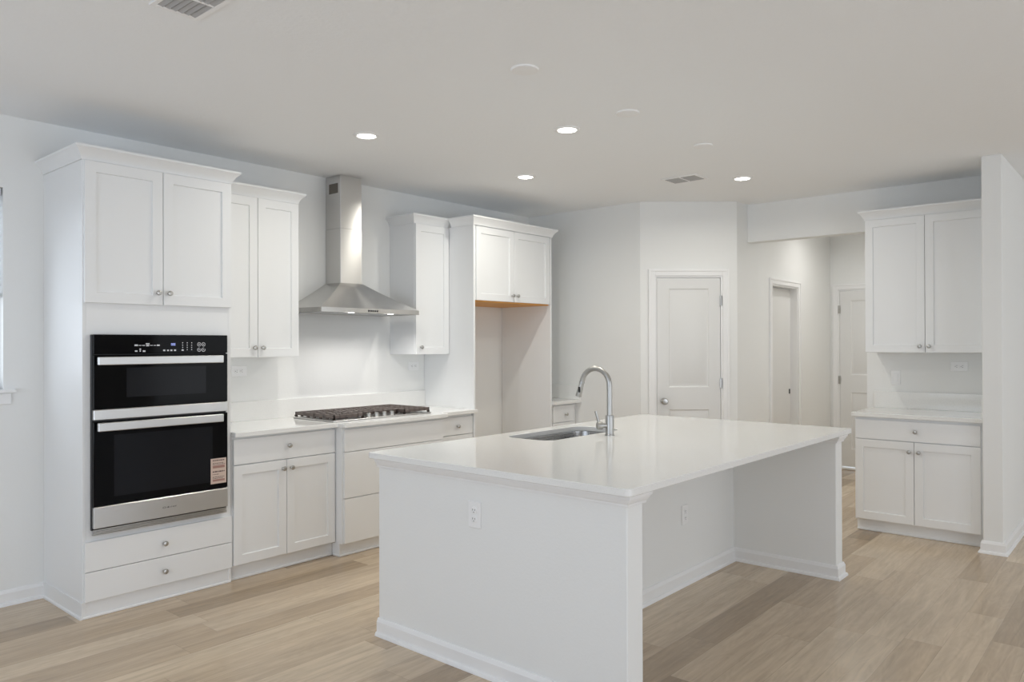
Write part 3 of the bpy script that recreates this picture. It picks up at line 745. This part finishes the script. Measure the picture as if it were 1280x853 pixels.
# ------------------------------------------------------------------ outlets and switch
def outlet(label, loc, rz, horizontal=False, kind='outlet', group=None):
    r = thing('electrical_' + kind if kind == 'outlet' else 'light_switch', label, kind, loc, rz, group)
    a, b_ = (.0595, .0375) if horizontal else (.0375, .0595)
    MB().box(-a, a, -.006, 0, -b_, b_, .003).build('cover_plate', 'outlet', r)
    if kind == 'switch':
        MB().box(-.017, .017, -.009, -.006, -.033, .033, .002).build('rocker', 'outlet', r)
        return r
    for s in (-1, 1):
        cx, cz = (s * .0195, 0) if horizontal else (0, s * .0195)
        q = MB().lathe([(.0165, 0), (.0165, .003), (.015, .0035), (0, .0035)], (cx, -.0055, cz), (0, -1, 0), 24).build('socket', 'outlet', r)
        m_ = MB()
        for (dx, dz, w2, h2) in ((-.0063, .003, .0011, .0042), (.0063, .003, .0011, .0034)):
            if horizontal: m_.box(cx + dz - h2, cx + dz + h2, -.0096, -.0088, cz + dx - w2, cz + dx + w2)
            else: m_.box(cx + dx - w2, cx + dx + w2, -.0096, -.0088, cz + dz - h2, cz + dz + h2)
        if horizontal: m_.cyl((cx - .0075, -.0088, cz), (cx - .0075, -.0096, cz), .0024, 10)
        else: m_.cyl((cx, -.0088, cz - .0075), (cx, -.0096, cz - .0075), .0024, 10)
        m_.build('slots', 'slot', q, smooth=False)
    return r
outlet('white duplex outlet on the end wall of the island', (EX0, 2.312, .694), R(-90))
outlet('white duplex outlet inside the knee recess of the island', (4.117, RY, .42), 0)
outlet('white horizontal outlet on the wall beside the oven, under the two-door wall cabinet', (2.748, YW, 1.265), 0, True)
outlet('white horizontal outlet on the wall under the narrow wall cabinet', (4.368, YW, 1.262), 0, True)
outlet('white horizontal outlet over the short countertop beside the wing wall', (XR, 1.215, 1.263), R(-90), True)
outlet('white rocker switch left of the outlet, over the short countertop', (XR, 1.672, 1.165), R(-90), False, 'switch')

# ------------------------------------------------------------------ ceiling fittings
def downlight(label, x, y, watts, grp):
    r = thing('recessed_light', label, 'ceiling light', (x, y, ZC), 0, grp)
    MB().lathe([(.080, 0), (.080, -.003), (.072, -.007), (.060, -.007), (.056, -.003), (.056, 0)], (0, 0, 0), (0, 0, 1), 40).build('trim_ring', 'outlet', r)
    MB().lathe([(.0555, -.002), (.053, -.0045), (0, -.005)], (0, 0, 0), (0, 0, 1), 40).build('lens', 'lens', r)
    l = bpy.data.lights.new('downlight_beam', 'AREA'); l.shape = 'DISK'; l.size = .08; l.energy = watts; l.color = (1, .965, .87) if y > 2.4 else (1, .98, .94); l.spread = R(165)
    o = bpy.data.objects.new('downlight_beam', l); COL.objects.link(o); o.parent = r; o.location = (0, 0, -.012)
    return r
GL = 'lit recessed ceiling lights'
DW = 7.2
downlight('lit recessed ceiling light above the floor left of the range hood', 2.936, 3.714, DW, GL)
downlight('lit recessed ceiling light above the island, lit one between two blank covers', 3.649, 2.708, DW, GL)
downlight('lit recessed ceiling light nearest the refrigerator enclosure', 4.466, 3.713, DW, GL)
downlight('lit recessed ceiling light beside the far air vent, nearest the hall opening', 5.630, 2.4845, DW, GL)
downlight('lit recessed ceiling light inside the hall, above the recessed hall door', 8.0, 2.35, 5.0, GL)
downlight('added recessed light to brighten the hall, hidden behind the upper cabinet by the wing wall', 7.6, 1.45, 8.6, GL)  # extra lamp added out of view to even out the hall brightness

def cover(label, x, y, r_):
    o = MB().lathe([(r_, 0), (r_, -.004), (r_ - .004, -.008), (r_ * .5, -.011), (0, -.012)], (0, 0, 0), (0, 0, 1), 40).build('blank_cover_plate', 'outlet')
    o.location = (x, y, ZC); return tag(o, label, 'ceiling cover', 'blank ceiling covers in a row above the island')
cover('round white blank ceiling cover nearest the camera, largest in view', 2.716, 2.261, .066)
cover('round white blank ceiling cover right of the middle lit light', 3.608, 2.258, .066)
cover('round white blank ceiling cover farthest away, near the far air vent', 4.529, 2.264, .062)
def vent(label, x0, x1, y0, y1, group=None):
    r = thing('air_vent', label, 'air vent', ((x0 + x1) / 2, (y0 + y1) / 2, ZC), 0, 'ceiling air vents')
    a, b_ = (x1 - x0) / 2, (y1 - y0) / 2; f_ = .022
    m_ = MB().box(-a - f_, -a, -b_ - f_, b_ + f_, -.006, 0, .002).box(a, a + f_, -b_ - f_, b_ + f_, -.006, 0, .002).box(-a, a, -b_ - f_, -b_, -.006, 0, .002).box(-a, a, b_, b_ + f_, -.006, 0, .002)
    m_.box(-a, a, -.006, .006, -.006, -.001, .001)
    m_.build('flange', 'outlet', r)
    MB().box(-a, a, -b_, b_, -.0009, 0).build('duct_shade', 'ventshade', r)  # flat dark sheet, paints the shade seen between the slats
    n = 6
    for s in (-1, 1):
        m_ = MB()
        for k in range(n):
            xc = -a + (k + .5) * 2 * a / n; ya, yb = (-b_, -.006) if s < 0 else (.006, b_)
            hw_ = a / n * .76
            m_.faces([(xc - hw_, ya, -.0012), (xc - hw_, yb, -.0012), (xc + hw_, yb, -.0058), (xc + hw_, ya, -.0058),
                      (xc - hw_, ya, -.0020), (xc - hw_, yb, -.0020), (xc + hw_, yb, -.0066), (xc + hw_, ya, -.0066)],
                     [(0, 1, 2, 3), (7, 6, 5, 4), (0, 4, 5, 1), (1, 5, 6, 2), (2, 6, 7, 3), (3, 7, 4, 0)])
        m_.build('louver_slats', 'ventslat', r, smooth=False)
    return r
vent('white slotted ceiling air vent cut off by the top edge', 1.280, 1.430, 2.58, 2.866)
vent('white slotted ceiling air vent beside the light nearest the hall', 5.262, 5.432, 2.705, 2.961)

# lamps under the hood
for sx in (-.17, .20):
    l = bpy.data.lights.new('hood_beam', 'AREA'); l.shape = 'DISK'; l.size = .05; l.energy = 1.7; l.color = (1, .97, .94); l.spread = R(140)
    o = bpy.data.objects.new('hood_beam', l); COL.objects.link(o); o.parent = hd_; o.location = (sx, -hdp + .035, zb - .006)
